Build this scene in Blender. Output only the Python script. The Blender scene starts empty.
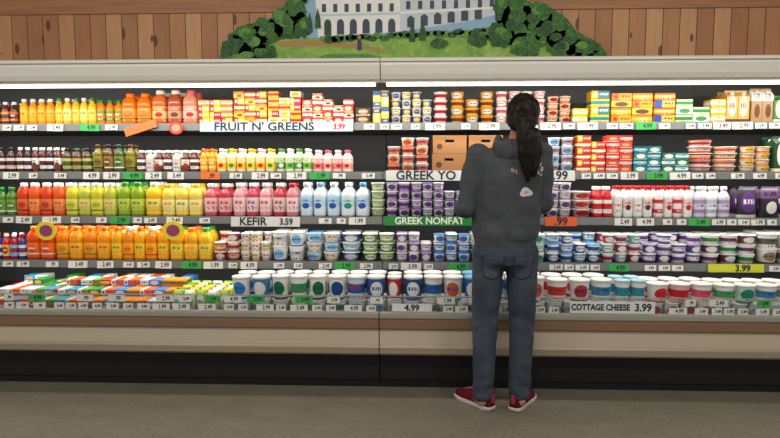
import bpy, bmesh, math, random
from mathutils import Vector, Matrix, Euler, noise
from mathutils.bvhtree import BVHTree
random.seed(7)
scene = bpy.context.scene
COL = scene.collection
try:
    scene.view_settings.view_transform = 'Standard'
except Exception:
    pass

# ------------------------------------------------------------ camera
F = 780*26/36.0
PITCH = math.radians(5.0); YAW = math.radians(2.1); CX = 0.12; CH = 1.30
cam = bpy.data.cameras.new("camera"); cam.lens = 26; cam.sensor_width = 36
camo = bpy.data.objects.new("camera", cam); COL.objects.link(camo)
camo.location = (CX, 0, CH); camo.rotation_euler = (math.radians(90)-PITCH, 0, YAW)
scene.camera = camo

def sx(u, D, z):
    """position along the case (metres) of measured column u for depth D, height z"""
    u = (u-390)/F; h = CH-z
    return CX + (u*(D*math.cos(YAW)*math.cos(PITCH)+h*math.sin(PITCH))-D*math.sin(YAW))/(math.cos(YAW)+u*math.sin(YAW)*math.cos(PITCH))

# ------------------------------------------------------------ materials
def lin(c):
    out = []
    for v in c[:3]:
        v = v/255.0
        out.append(v/12.92 if v <= 0.04045 else ((v+0.055)/1.055)**2.4)
    return (out[0], out[1], out[2], 1)

_mc = {}
def pm(c, rough=0.45, metal=0.0, emis=0.0, spec=0.5, name="paint", sss=0):
    k = (name, tuple(c), rough, metal, emis)
    if k in _mc: return _mc[k]
    m = bpy.data.materials.new(name); m.use_nodes = True
    b = m.node_tree.nodes['Principled BSDF']
    b.inputs['Base Color'].default_value = lin(c)
    b.inputs['Roughness'].default_value = rough
    b.inputs['Metallic'].default_value = metal
    b.inputs['Specular IOR Level'].default_value = spec
    if emis:
        b.inputs['Emission Color'].default_value = lin(c)
        b.inputs['Emission Strength'].default_value = emis
    _mc[k] = m
    return m

class NT:
    def __init__(s, name):
        s.m = bpy.data.materials.new(name); s.m.use_nodes = True
        s.t = s.m.node_tree; s.b = s.t.nodes['Principled BSDF']
    def n(s, typ, **kw):
        nd = s.t.nodes.new(typ)
        for k, v in kw.items(): setattr(nd, k, v)
        return nd
    def L(s, a, b): s.t.links.new(a, b)
    def math(s, op, a, b=None, c=None):
        nd = s.n('ShaderNodeMath', operation=op)
        for i, v in enumerate((a, b, c)):
            if v is None: continue
            if isinstance(v, (int, float)): nd.inputs[i].default_value = v
            else: s.L(v, nd.inputs[i])
        return nd.outputs[0]
    def mix(s, fac, a, b):
        nd = s.n('ShaderNodeMix', data_type='RGBA')
        for i, v in ((0, fac), (6, a), (7, b)):
            if isinstance(v, (int, float)): nd.inputs[i].default_value = v
            elif isinstance(v, tuple): nd.inputs[i].default_value = v
            else: s.L(v, nd.inputs[i])
        return nd.outputs[2]
    def noise(s, vec, scale, detail=3, rough=.5):
        nd = s.n('ShaderNodeTexNoise'); nd.inputs['Scale'].default_value = scale
        nd.inputs['Detail'].default_value = detail; nd.inputs['Roughness'].default_value = rough
        s.L(vec, nd.inputs['Vector']); return nd.outputs['Fac']
    def mapv(s, vec, sc):
        nd = s.n('ShaderNodeMapping'); nd.inputs['Scale'].default_value = sc
        s.L(vec, nd.inputs['Vector']); return nd.outputs[0]
    def bump(s, h, strength=.3, dist=.01):
        nd = s.n('ShaderNodeBump'); nd.inputs['Strength'].default_value = strength
        nd.inputs['Distance'].default_value = dist
        s.L(h, nd.inputs['Height']); s.L(nd.outputs[0], s.b.inputs['Normal'])

_lc = {}
def lab(base, accent, ink, pat=0, rough=.4):
    k = (tuple(base), tuple(accent), tuple(ink), pat)
    if k in _lc: return _lc[k]
    t = NT("printed_label")
    tc = t.n('ShaderNodeTexCoord').outputs['Generated']
    sp = t.n('ShaderNodeSeparateXYZ'); t.L(tc, sp.inputs[0])
    x, z = sp.outputs[0], sp.outputs[2]
    def zr(a, b): return t.math('MULTIPLY', t.math('GREATER_THAN', z, a), t.math('LESS_THAN', z, b))
    def xr(a, b): return t.math('MULTIPLY', t.math('GREATER_THAN', x, a), t.math('LESS_THAN', x, b))
    def ell(cx, cz, rx, rz):
        a = t.math('POWER', t.math('DIVIDE', t.math('SUBTRACT', x, cx), rx), 2)
        b = t.math('POWER', t.math('DIVIDE', t.math('SUBTRACT', z, cz), rz), 2)
        return t.math('LESS_THAN', t.math('ADD', a, b), 1.0)
    def inkm(a, b, fx=16, fz=3, th=.5, x0=.2, x1=.8):
        nn = t.noise(t.mapv(tc, (fx, .01, fz)), 1.0, 1)
        return t.math('MULTIPLY', t.math('MULTIPLY', zr(a, b), xr(x0, x1)), t.math('GREATER_THAN', nn, th))
    B, A, I = lin(base), lin(accent), lin(ink)
    if pat == 0:
        c = t.mix(zr(.30, .72), B, A)
        c = t.mix(inkm(.50, .66), c, I)
        c = t.mix(inkm(.12, .22, 24, 2), c, I)
    elif pat == 1:
        c = t.mix(ell(.5, .5, .34, .33), B, A)
        c = t.mix(inkm(.44, .60, 14, 2, .47, .25, .75), c, I)
        c = t.mix(zr(.0, .10), c, I)
    elif pat == 2:
        c = t.mix(zr(.62, .93), B, A)
        c = t.mix(ell(.55, .33, .26, .2), c, I)
        c = t.mix(inkm(.70, .84, 15, 2, .48), c, B)
    elif pat == 3:
        v = t.n('ShaderNodeTexVoronoi'); v.inputs['Scale'].default_value = 6
        t.L(tc, v.inputs['Vector'])
        dots = t.math('MULTIPLY', t.math('LESS_THAN', v.outputs['Distance'], .42), zr(.05, .42))
        c = t.mix(dots, B, A)
        c = t.mix(inkm(.55, .78, 12, 3, .46), c, I)
    elif pat == 4:
        c = t.mix(xr(.0, .36), B, A)
        c = t.mix(inkm(.4, .7, 12, 2, .45, .4, .92), c, I)
        c = t.mix(ell(.2, .5, .1, .25), c, I)
    else:
        c = t.mix(zr(.0, .38), B, A)
        c = t.mix(ell(.5, .42, .28, .2), c, I)
        c = t.mix(inkm(.68, .82, 18, 2), c, I)
    t.L(c, t.b.inputs['Base Color']); t.b.inputs['Roughness'].default_value = rough
    _lc[k] = t.m
    return t.m

def wood_wall():
    t = NT("wood_planks")
    tc = t.n('ShaderNodeTexCoord').outputs['Object']
    sp = t.n('ShaderNodeSeparateXYZ'); t.L(tc, sp.inputs[0])
    xs = t.math('DIVIDE', sp.outputs[0], .125)
    idx = t.math('FLOOR', xs); fr = t.math('FRACT', xs)
    wn = t.n('ShaderNodeTexWhiteNoise', noise_dimensions='1D'); t.L(idx, wn.inputs['W'])
    rnd = wn.outputs['Value']
    cmb = t.n('ShaderNodeCombineXYZ')
    t.L(sp.outputs[0], cmb.inputs[0]); t.L(t.math('MULTIPLY', rnd, 40), cmb.inputs[1]); t.L(sp.outputs[2], cmb.inputs[2])
    grain = t.noise(t.mapv(cmb.outputs[0], (30, 1, 2.2)), 1.6, 5, .6)
    blot = t.noise(t.mapv(cmb.outputs[0], (5, 1, 2)), 1.5, 2)
    r = t.n('ShaderNodeValToRGB'); e = r.color_ramp.elements
    e[0].position = 0; e[0].color = lin((160, 106, 70)); e[1].position = 1; e[1].color = lin((222, 176, 126))
    m = e.new(.5); m.color = lin((192, 138, 94))
    t.L(rnd, r.inputs[0])
    c = t.mix(t.math('MULTIPLY', grain, .6), r.outputs[0], lin((120, 74, 46)))
    c = t.mix(t.math('MULTIPLY', blot, .4), c, lin((224, 168, 112)))
    v = t.n('ShaderNodeTexVoronoi'); v.inputs['Scale'].default_value = 1
    t.L(t.mapv(cmb.outputs[0], (8, 1, 3.4)), v.inputs['Vector'])
    knot = t.math('LESS_THAN', v.outputs['Distance'], .15)
    c = t.mix(t.math('MULTIPLY', knot, .85), c, lin((84, 46, 28)))
    gap = t.math('LESS_THAN', fr, .045)
    c = t.mix(gap, c, lin((60, 36, 24)))
    t.L(c, t.b.inputs['Base Color']); t.b.inputs['Roughness'].default_value = .55
    t.bump(t.math('SUBTRACT', grain, gap), .35, .006)
    return t.m

def wood_board():
    t = NT("wood_board")
    tc = t.n('ShaderNodeTexCoord').outputs['Object']
    g = t.noise(t.mapv(tc, (1.2, 1, 24)), 2, 5, .6)
    c = t.mix(g, lin((196, 140, 94)), lin((120, 76, 48)))
    t.L(c, t.b.inputs['Base Color']); t.b.inputs['Roughness'].default_value = .5
    return t.m

def concrete():
    t = NT("polished_concrete")
    tc = t.n('ShaderNodeTexCoord').outputs['Object']
    a = t.noise(tc, 1.1, 5, .6); b = t.noise(tc, 60, 3, .7); d = t.noise(t.mapv(tc, (1, 2.5, 1)), 4, 6, .65)
    c = t.mix(a, lin((118, 113, 98)), lin((74, 72, 62)))
    c = t.mix(t.math('MULTIPLY', d, .55), c, lin((146, 140, 120)))
    c = t.mix(t.math('MULTIPLY', t.math('GREATER_THAN', b, .58), .5), c, lin((56, 54, 46)))
    t.L(c, t.b.inputs['Base Color'])
    t.L(t.math('MULTIPLY_ADD', a, .3, .33), t.b.inputs['Roughness'])
    t.bump(b, .1, .002)
    return t.m

def foliage(c1, c2, c3, sc=14):
    t = NT("painted_foliage")
    tc = t.n('ShaderNodeTexCoord').outputs['Object']
    a = t.noise(tc, sc, 5, .7); b = t.noise(tc, sc*3.2, 3, .6)
    c = t.mix(t.math('MULTIPLY', t.math('SUBTRACT', a, .36), 3.2), lin(c1), lin(c2))
    c = t.mix(t.math('MULTIPLY', t.math('SUBTRACT', b, .50), 4.0), c, lin(c3))
    t.L(c, t.b.inputs['Base Color']); t.b.inputs['Roughness'].default_value = .6
    for n_ in t.t.nodes:
        if n_.type == 'MIX': n_.clamp_factor = True
    return t.m

def fabric(name, c1, c2, sc=25, bs=.3, fine=400):
    t = NT(name)
    tc = t.n('ShaderNodeTexCoord').outputs['Object']
    a = t.noise(tc, sc, 4, .6); b = t.noise(tc, fine, 2)
    c = t.mix(t.math('MULTIPLY_ADD', a, 1.6, -.3), lin(c1), lin(c2))
    t.L(c, t.b.inputs['Base Color']); t.b.inputs['Roughness'].default_value = .9
    t.b.inputs['Specular IOR Level'].default_value = .2
    t.bump(b, bs, .003)
    return t.m

def clear_plastic():
    m = bpy.data.materials.new("clear_acrylic"); m.use_nodes = True
    nt = m.node_tree; nt.nodes.remove(nt.nodes['Principled BSDF'])
    tr = nt.nodes.new('ShaderNodeBsdfTransparent'); tr.inputs[0].default_value = (.93, .95, .95, 1)
    gl = nt.nodes.new('ShaderNodeBsdfGlossy'); gl.inputs['Roughness'].default_value = .08
    mx = nt.nodes.new('ShaderNodeMixShader'); mx.inputs[0].default_value = .12
    nt.links.new(tr.outputs[0], mx.inputs[1]); nt.links.new(gl.outputs[0], mx.inputs[2])
    nt.links.new(mx.outputs[0], nt.nodes['Material Output'].inputs[0])
    return m

# ------------------------------------------------------------ mesh helpers
def link(o, parent=None):
    COL.objects.link(o)
    if parent is not None: o.parent = parent
    return o

def mesh_of(bm, name, mats, smooth=False):
    bmesh.ops.recalc_face_normals(bm, faces=bm.faces[:])
    me = bpy.data.meshes.new(name); bm.to_mesh(me); bm.free()
    for m in (mats if isinstance(mats, (list, tuple)) else [mats]): me.materials.append(m)
    if smooth:
        for p in me.polygons: p.use_smooth = True
    return me

def setattrs(o, label=None, cat=None, group=None, kind=None):
    if label: o["label"] = label
    if cat: o["category"] = cat
    if group: o["group"] = group
    if kind: o["kind"] = kind
    return o

def box_bm(bm, x0, x1, y0, y1, z0, z1, bev=0, mi=0):
    r = bmesh.ops.create_cube(bm, size=1)
    vs = r['verts']
    for v in vs:
        v.co = Vector(((x0+x1)/2+v.co.x*(x1-x0), (y0+y1)/2+v.co.y*(y1-y0), (z0+z1)/2+v.co.z*(z1-z0)))
    fs = list({f for v in vs for f in v.link_faces})
    for f in fs: f.material_index = mi
    if bev:
        es = list({e for v in vs for e in v.link_edges})
        bmesh.ops.bevel(bm, geom=es, offset=bev, segments=2, affect='EDGES', profile=.5)

def bx(name, x0, x1, y0, y1, z0, z1, mat, parent=None, bev=0):
    bm = bmesh.new(); box_bm(bm, x0, x1, y0, y1, z0, z1, bev)
    return link(bpy.data.objects.new(name, mesh_of(bm, name, mat)), parent)

def prof(name, pts, x0, x1, mat, parent=None, smooth=False):
    bm = bmesh.new()
    a = [bm.verts.new((x0, y, z)) for y, z in pts]; b = [bm.verts.new((x1, y, z)) for y, z in pts]
    n = len(pts)
    for i in range(n): bm.faces.new((a[i], a[(i+1) % n], b[(i+1) % n], b[i]))
    bm.faces.new(a); bm.faces.new(b)
    return link(bpy.data.objects.new(name, mesh_of(bm, name, mat)), parent)

def lathe_bm(bm, pr, seg=18, p=2.0, cap0=True, cap1=True, mi=0):
    rings = []
    for r, z in pr:
        ring = []
        for i in range(seg):
            a = 2*math.pi*(i+.5)/seg; c, s = math.cos(a), math.sin(a)
            k = r/((abs(c)**p+abs(s)**p)**(1/p))
            ring.append(bm.verts.new((k*c, k*s, z)))
        rings.append(ring)
    for a, b in zip(rings, rings[1:]):
        for i in range(seg):
            f = bm.faces.new((a[i], a[(i+1) % seg], b[(i+1) % seg], b[i])); f.material_index = mi
    if cap0: bm.faces.new(rings[0]).material_index = mi
    if cap1: bm.faces.new(rings[-1]).material_index = mi

def lathe(name, pr, mat, seg=18, p=2.0, cap0=True, cap1=True):
    bm = bmesh.new(); lathe_bm(bm, pr, seg, p, cap0, cap1)
    me = mesh_of(bm, name, mat)
    for f in me.polygons: f.use_smooth = abs(f.normal.z) < .9
    return me

_tx = {}
def text_mesh(s, size, mat, wscale=1.0, bold=0.0, align='CENTER'):
    k = (s, size, mat.name, wscale, bold)
    if k in _tx: return _tx[k]
    cu = bpy.data.curves.new("lettering", 'FONT'); cu.body = s; cu.size = size
    cu.align_x = align; cu.align_y = 'CENTER'; cu.extrude = .0006; cu.offset = bold; cu.resolution_u = 3
    o = bpy.data.objects.new("tmp", cu); COL.objects.link(o)
    bpy.context.view_layer.update()
    me = bpy.data.meshes.new_from_object(o.evaluated_get(bpy.context.evaluated_depsgraph_get()))
    bpy.data.objects.remove(o); bpy.data.curves.remove(cu)
    me.transform(Matrix.Diagonal((wscale, 1, 1, 1)))
    me.transform(Matrix.Rotation(math.pi/2, 4, 'X'))
    me.materials.clear(); me.materials.append(mat)
    me.name = "lettering"; _tx[k] = me
    return me

# ------------------------------------------------------------ room
def struct(o): o["kind"] = "structure"; return o
M_wood = wood_wall(); M_board = wood_board(); M_conc = concrete()
struct(bx("floor", -7, 7, -4, 4.4, -.05, 0, M_conc))
struct(bx("wall_back", -7, 7, 4.4, 4.5, 0, 4.0, M_wood))
struct(bx("ceiling", -7, 7, -4, 4.5, 4.0, 4.1, pm((190, 186, 178), .8, name="ceiling_paint")))
struct(bx("trim_1", -7, -.79, 4.388, 4.4, 2.50, 2.72, M_board))
struct(bx("trim_2", .87, 7, 4.388, 4.4, 2.50, 2.72, M_board))

# ------------------------------------------------------------ display case
M_fascia = pm((226, 222, 212), .4, name="enamel_metal")
M_inner = pm((84, 86, 88), .5, name="case_liner")
M_dark = pm((10, 10, 11), .6, name="black_plinth")
M_black = pm((6, 6, 7), .5, name="black_plastic")
M_beige = pm((204, 190, 168), .45, name="beige_bumper")
M_tan = pm((134, 104, 78), .5, name="tan_bumper")
M_silver = pm((186, 182, 174), .3, .5, name="brushed_metal")
M_rail = pm((112, 114, 112), .35, name="price_rail_plastic")
M_shelf = pm((80, 82, 84), .4, .3, name="grey_shelf_metal")
M_led = pm((255, 250, 238), .5, emis=3.0, name="led_tube")
M_led2 = pm((255, 250, 238), .5, emis=1.5, name="led_tube_dim")
M_clear = clear_plastic()

SH = {'A': dict(y=3.72, z=1.603, n="top shelf"), 'B': dict(y=3.70, z=1.284, n="second shelf"),
      'C': dict(y=3.66, z=.991, n="middle shelf"), 'D': dict(y=3.62, z=.701, n="lower shelf"),
      'E': dict(y=3.27, z=.44, n="bottom deck")}
XL, XM, XR = -3.15, -.062, 2.85

def build_case(x0, x1, side):
    e = bpy.data.objects.new("refrigerated_display_case", None); link(e)
    e.location = ((x0+x1)/2, 3.8, 0)
    setattrs(e, "open refrigerated dairy case with beige bumper and black plinth", "display case", "joined refrigerated case sections")
    ch = []
    g = .003
    a, b = x0+g, x1-g
    ch.append(prof("plinth", [(3.30, 0), (3.30, .20), (4.3, .20), (4.3, 0)], a, b, M_dark))
    ch.append(prof("kick_strip", [(3.285, .0), (3.285, .035), (3.30, .035), (3.30, 0)], a, b, M_black))
    ch.append(prof("lower_bumper", [(3.235, .212), (3.22, .225), (3.215, .262), (3.225, .275), (3.30, .275), (3.30, .20)], a, b, pm((164, 150, 130), .4, name="grey_bumper")))
    ch.append(prof("front_panel", [(3.232, .275), (3.228, .368), (3.30, .368), (3.30, .275)], a, b, M_beige))
    ch.append(prof("upper_bumper", [(3.225, .368), (3.212, .378), (3.212, .422), (3.225, .43), (3.30, .43), (3.30, .368)], a, b, M_tan))
    ch.append(prof("handrail", [(3.222, .43), (3.212, .44), (3.212, .462), (3.224, .472), (3.25, .472), (3.25, .43)], a, b, M_silver))
    ch.append(prof("deck_pan", [(3.25, .415), (3.25, .44), (4.2, .44), (4.2, .415)], a, b, M_shelf))
    ch.append(prof("body", [(3.30, .20), (3.30, .415), (4.3, .415), (4.3, .20)], a, b, M_inner))
    ch.append(prof("clear_guard", [(3.232, .472), (3.232, .562), (3.236, .562), (3.236, .472)], a, b, M_clear))
    ch.append(prof("guard_trim", [(3.230, .562), (3.230, .567), (3.238, .567), (3.238, .562)], a, b, M_silver))
    ch.append(prof("back_panel", [(4.2, .44), (4.2, 1.93), (4.3, 1.93), (4.3, .415), (4.2, .415)], a, b, M_inner))
    ch.append(prof("canopy", [(3.405, 1.822), (3.388, 1.834), (3.380, 1.862), (3.378, 1.915), (3.386, 1.945), (3.41, 1.955), (4.30, 1.975), (4.30, 1.93),
                              (3.72, 1.92), (3.58, 1.89), (3.50, 1.845), (3.44, 1.822)], a, b, M_fascia))
    ch.append(prof("canopy_trim", [(3.372, 1.936), (3.372, 1.948), (3.388, 1.958), (3.388, 1.94)], a, b, pm((236, 234, 226), .3, name="pale_trim")))
    ch.append(bx("light_strip", a+.03, b-.03, 3.455, 3.485, 1.806, 1.822, M_led))
    if side < 0: ch.append(bx("end_panel", x0-.04, x0, 3.26, 4.3, 0, 1.97, M_fascia))
    else: ch.append(bx("end_panel", x1, x1+.04, 3.26, 4.3, 0, 1.97, M_fascia))
    for k in 'ABCD':
        s = SH[k]; y, z = s['y'], s['z']
        sh = prof("shelf", [(y, z-.022), (y, z), (4.2, z), (4.2, z-.05), (3.95, z-.035)], a, b, M_shelf)
        r = prof("price_rail", [(y-.012, z-.045), (y-.004, z+.004), (y, z+.004), (y, z-.045)], a, b, M_rail)
        l = bx("shelf_light", a+.03, b-.03, y+.02, y+.035, z-.032, z-.0225, M_led2)
        r.parent = sh; l.parent = sh
        ch.append(sh)
    for c in ch:
        c.parent = e; c.matrix_parent_inverse = Matrix.Translation(-e.location)
    return e
build_case(XL, XM, -1); build_case(XM, XR, 1)

# ------------------------------------------------------------ product prototypes
def P_bottle(name, w, h, body, label, cap, p=2.0):
    r = w/2; rn = min(r*.42, .017)
    b = lathe(name, [(r*.86, 0), (r*.98, h*.025), (r, h*.07), (r*.985, h*.13), (r*.985, h*.58), (r, h*.62), (r*.95, h*.68), (r*.74, h*.76), (rn*1.15, h*.83), (rn, h*.86), (rn, h*.91)], body, 18, p)
    l = lathe("label", [(r*1.0, h*.14), (r*1.004, h*.15), (r*1.004, h*.56), (r*1.0, h*.57)], label, 18, p, False, False)
    c = lathe("cap", [(rn*1.25, h*.885), (rn*1.3, h*.89), (rn*1.3, h*.985), (rn*1.15, h)], cap, 14)
    return [(name, b), ("label", l), ("cap", c)]

def P_wide(name, w, h, body, label, cap, p=4.0):
    r = w/2; rn = r*.50
    b = lathe(name, [(r*.88, 0), (r, h*.03), (r, h*.10), (r*.97, h*.13), (r*.97, h*.56), (r, h*.60), (r*.97, h*.69), (r*.80, h*.79), (rn*1.1, h*.85), (rn, h*.88), (rn, h*.90)], body, 20, p)
    l = lathe("label", [(r*.985, h*.16), (r*.998, h*.17), (r*.998, h*.50), (r*.985, h*.51)], label, 20, p, False, False)
    c = lathe("cap", [(rn*1.12, h*.88), (rn*1.16, h*.89), (rn*1.16, h*.985), (rn*1.0, h)], cap, 16)
    return [(name, b), ("label", l), ("cap", c)]

def P_cup(name, w, h, body, lid, thick=.004):
    r = w/2
    b = lathe(name, [(r*.70, 0), (r*.76, h*.03), (r*.93, h*.86), (r*.95, h*.88), (r*.99, h-.004), (r*.96, h-.003)], body, 20)
    l = lathe("lid", [(r*.995, h-.004-thick*.5), (r, h-.003), (r*.99, h-.0005), (r*.9, h), (r*.86, h-.0012), (r*.2, h-.0012)], lid, 20)
    return [(name, b), ("lid", l)]

def P_tub(name, w, h, body, lid):
    r = w/2
    b = lathe(name, [(r*.76, 0), (r*.80, h*.03), (r*.93, h*.88), (r*.94, h*.95)], body, 24)
    l = lathe("lid", [(r*.97, h*.90), (r, h*.905), (r, h-.003), (r*.985, h), (r*.90, h), (r*.87, h-.003), (r*.2, h-.003)], lid, 24)
    return [(name, b), ("lid", l)]

def P_box(name, w, d, h, mat):
    bm = bmesh.new()
    box_bm(bm, -w/2, w/2, -d/2, d/2, 0, h, .0018)
    box_bm(bm, -w/2*.94, w/2*.94, -d/2-.0007, -d/2+.004, h*.80, h*.96, .0004)
    return [(name, mesh_of(bm, name, mat))]

def P_gable(name, w, h, body, cap):
    bm = bmesh.new(); r = w/2; hb = h*.80
    box_bm(bm, -r, r, -r, r, 0, hb, 0)
    v = [bm.verts.new(c) for c in ((-r, -r, hb), (r, -r, hb), (r, r, hb), (-r, r, hb), (-r, 0, h*.93), (r, 0, h*.93))]
    for f in ((0, 1, 5, 4), (2, 3, 4, 5), (1, 2, 5), (3, 0, 4)): bm.faces.new([v[i] for i in f])
    box_bm(bm, -r, r, -.002, .002, h*.925, h)
    b = mesh_of(bm, name, body)
    c = lathe("cap", [(r*.36, 0), (r*.36, .012), (r*.3, .014)], cap, 12)
    c.transform(Matrix.Translation((0, -r*.55, h*.86)) @ Matrix.Rotation(math.radians(40), 4, 'X'))
    return [(name, b), ("cap", c)]

def P_pouch(name, w, d, h, mat):
    bm = bmesh.new(); nx, nz = 8, 8
    for side in (-1, 1):
        rows = []
        for j in range(nz+1):
            v = j/nz; row = []
            for i in range(nx+1):
                u = i/nx
                t = (math.sin(math.pi*min(1, u))**.5 if 0 < u < 1 else 0)*(max(0, math.sin(math.pi*min(1, .12+v*.88)))**.6 if v < 1 else 0)
                row.append(bm.verts.new(((u-.5)*w*(1-.05*math.sin(math.pi*v)), side*d/2*t, v*h)))
            rows.append(row)
        for j in range(nz):
            for i in range(nx):
                bm.faces.new((rows[j][i], rows[j][i+1], rows[j+1][i+1], rows[j+1][i]))
    bmesh.ops.remove_doubles(bm, verts=bm.verts[:], dist=.0004)
    return [(name, mesh_of(bm, name, mat, True))]

NAMES = [((235, 235, 230), "white"), ((240, 225, 180), "cream"), ((240, 200, 50), "yellow"), ((240, 140, 40), "orange"), ((210, 50, 40), "red"), ((150, 40, 50), "dark red"),
         ((230, 150, 160), "pink"), ((120, 70, 150), "purple"), ((60, 90, 180), "blue"), ((150, 200, 230), "pale blue"), ((60, 150, 140), "teal"), ((60, 150, 70), "green"),
         ((160, 190, 60), "lime green"), ((110, 70, 45), "brown"), ((30, 28, 30), "black"), ((190, 150, 105), "tan"), ((140, 140, 140), "grey")]
def cname(c): return min(NAMES, key=lambda n: sum((a-b)**2 for a, b in zip(n[0], c)))[1]

CATS = {"juice_bottle": "bottle", "smoothie_bottle": "bottle", "kefir_bottle": "bottle", "milk_bottle": "bottle", "drink_bottle": "bottle", "yogurt_cup": "yogurt cup",
        "greek_yogurt_cup": "yogurt cup", "yogurt_tub": "yogurt tub", "cottage_cheese_tub": "tub", "cheese_tub": "tub", "cheese_box": "box", "butter_box": "box",
        "cream_cheese_box": "box", "snack_carton": "carton", "milk_carton": "carton", "cheese_pouch": "pouch", "dessert_cup": "cup", "cardboard_case": "cardboard box",
        "creamer_carton": "carton", "sour_cream_tub": "tub", "dip_tub": "tub"}

def F_(shelf, u0, u1, name, w, h, stack, rows, styles, desc, shape='cup', mode='col', p=2.0, pat=0, dd=None, y0=.012, hj=0, zo=0):
    s = SH[shelf]; D = s['y']+y0+w/2
    zb = s['z']+zo
    s0 = max(stack) if isinstance(stack, list) else stack
    xa, xb = sx(u0, D, zb+h*s0*.4), sx(u1, D, zb+h*s0*.4)
    n = max(1, round((xb-xa)/(w*1.03))); pitch = (xb-xa)/n; ww = pitch*.955
    dep = dd if dd else ww
    protos = []
    for st in styles:
        base, acc, cap, ink = st[:4]
        pt = st[4] if len(st) > 4 else pat
        if shape == 'bottle': P = P_bottle(name, ww, h, pm(base, .18, name="juice_plastic"), lab(acc, base, ink, pt), pm(cap, .35, name="cap_plastic"), p)
        elif shape == 'wide': P = P_wide(name, ww, h, pm(base, .18, name="juice_plastic"), lab(acc, base, ink, pt), pm(cap, .35, name="cap_plastic"))
        elif shape == 'cup': P = P_cup(name, ww, h, lab(base, acc, ink, pt), pm(cap, .3, name="lid_foil"))
        elif shape == 'tub': P = P_tub(name, ww, h, lab(base, acc, ink, pt), pm(cap, .35, name="lid_plastic"))
        elif shape == 'box': P = P_box(name, ww, dep, h, lab(base, acc, ink, pt))
        elif shape == 'gable': P = P_gable(name, ww, h, lab(base, acc, ink, pt), pm(cap, .3, name="cap_plastic"))
        elif shape == 'pouch': P = P_pouch(name, ww, dep, h, lab(base, acc, ink, pt))
        protos.append((P, cname(base)))
    grp = f"{name.replace('_', ' ')}s on the {s['n']}"
    stepz = h+.0012
    stk = stack if isinstance(stack, (list, tuple)) else [stack]*n
    for r in range(rows):
        for i in range(n):
            ns = stk[i % len(stk)]
            if isinstance(hj, (list, tuple)): ns = hj[r]
            if ns > 2 and random.random() < .13: ns -= 1
            cj = random.uniform(0, .010) if shape in ('bottle', 'wide', 'gable') else random.uniform(0, .004)
            for k in range(ns):
                if mode == 'col': q = i
                elif mode == 'lay': q = k+i
                else: q = random.randrange(len(protos))
                P, cn = protos[q % len(protos)]
                jx = random.uniform(-1, 1)*pitch*.012; jy = cj+random.uniform(0, .004)
                o = bpy.data.objects.new(name, P[0][1]); COL.objects.link(o)
                o.location = (xa+pitch*(i+.5)+jx, s['y']+y0+dep/2+r*(dep+.022)+jy, zb+.0008+k*stepz)
                rz = random.uniform(-.25, .25) if shape in ('cup', 'tub', 'bottle') else random.uniform(-.015, .015)
                o.rotation_euler = (0, 0, rz)
                setattrs(o, f"{cn} {desc} on the {s['n']}", CATS.get(name, "package"), grp)
                for pn, pmh in P[1:]:
                    c = bpy.data.objects.new(pn, pmh); COL.objects.link(c); c.parent = o

W = (236, 236, 232); CR = (240, 226, 190); Y = (246, 196, 24); O = (240, 120, 15); R = (196, 24, 26); PK = (226, 96, 122); PU = (104, 54, 142)
BL = (26, 76, 172); LB = (126, 184, 224); TE = (20, 136, 128); G = (34, 138, 54); LG = (150, 190, 40); BR = (100, 56, 32); K = (28, 24, 26); TN = (192, 144, 92); DR = (110, 22, 32)

# ---- top shelf
F_('A', -14, 19, "juice_bottle", .062, .15, 1, 2, [((95, 25, 18), (205, 140, 50), W, DR), ((70, 34, 26), (180, 74, 34), W, CR)], "small juice bottle with white cap", 'bottle')
F_('A', 20, 55, "juice_bottle", .055, .17, 1, 2, [((240, 150, 10), (244, 180, 30), W, R, 3), ((236, 136, 14), (244, 170, 24), W, G, 3)], "juice bottle with white cap", 'bottle')
F_('A', 55, 97, "juice_bottle", .055, .175, 1, 2, [((234, 170, 20), (244, 205, 80), (40, 130, 50), O, 3), ((236, 180, 50), (240, 220, 130), W, G, 3)], "juice bottle with printed label", 'bottle')
F_('A', 97, 123, "juice_bottle", .055, .16, 1, 2, [((236, 120, 14), (80, 150, 40), (30, 120, 40), W)], "juice bottle with green cap", 'bottle')
F_('A', 123, 153, "juice_bottle", .085, .205, 1, 2, [((236, 104, 8), (244, 140, 24), O, G, 1)], "square juice bottle with orange cap", 'wide')
F_('A', 153, 199, "smoothie_bottle", .095, .225, 1, 2, [((200, 96, 36), (230, 180, 110), W, R, 2), ((160, 76, 50), (200, 140, 104), W, BR, 2), ((214, 126, 100), (226, 180, 164), PK, R, 2)], "square smoothie bottle", 'wide')
F_('A', 200, 234, "cheese_box", .075, .038, 4, 1, [(Y, R, W, W, 4), (R, Y, W, W, 4), ((236, 130, 20), CR, W, R, 0)], "small boxed snack stacked", 'box', 'rand', dd=.11)
F_('A', 235, 268, "cheese_box", .066, .041, 5, 1, [(Y, R, W, W, 4), ((244, 200, 60), O, W, R, 2), (R, CR, W, Y, 0)], "small boxed snack stacked", 'box', 'lay', dd=.11)
F_('A', 269, 302, "cheese_box", .066, .041, 5, 1, [(CR, Y, W, R, 1), (Y, R, W, R, 0), (R, Y, W, W, 4)], "small boxed snack stacked", 'box', 'rand', dd=.11)
F_('A', 303, 354, "cheese_box", .072, .038, [5, 5, 4, 4, 4], 1, [((205, 40, 40), CR, W, Y, 1), ((215, 80, 70), W, W, R, 0), (CR, R, W, DR, 2)], "small boxed snack stacked", 'box', 'lay', dd=.11)
F_('A', 356, 371, "snack_carton", .09, .05, 2, 1, [((70, 50, 40), TN, W, W, 1)], "flat carton stacked", 'box', dd=.10)
F_('A', 373, 389, "cheese_box", .05, .105, 2, 1, [(Y, BL, W, W, 2), ((50, 96, 150), Y, W, W, 0)], "upright boxed snack", 'box', 'lay', dd=.08)
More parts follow.
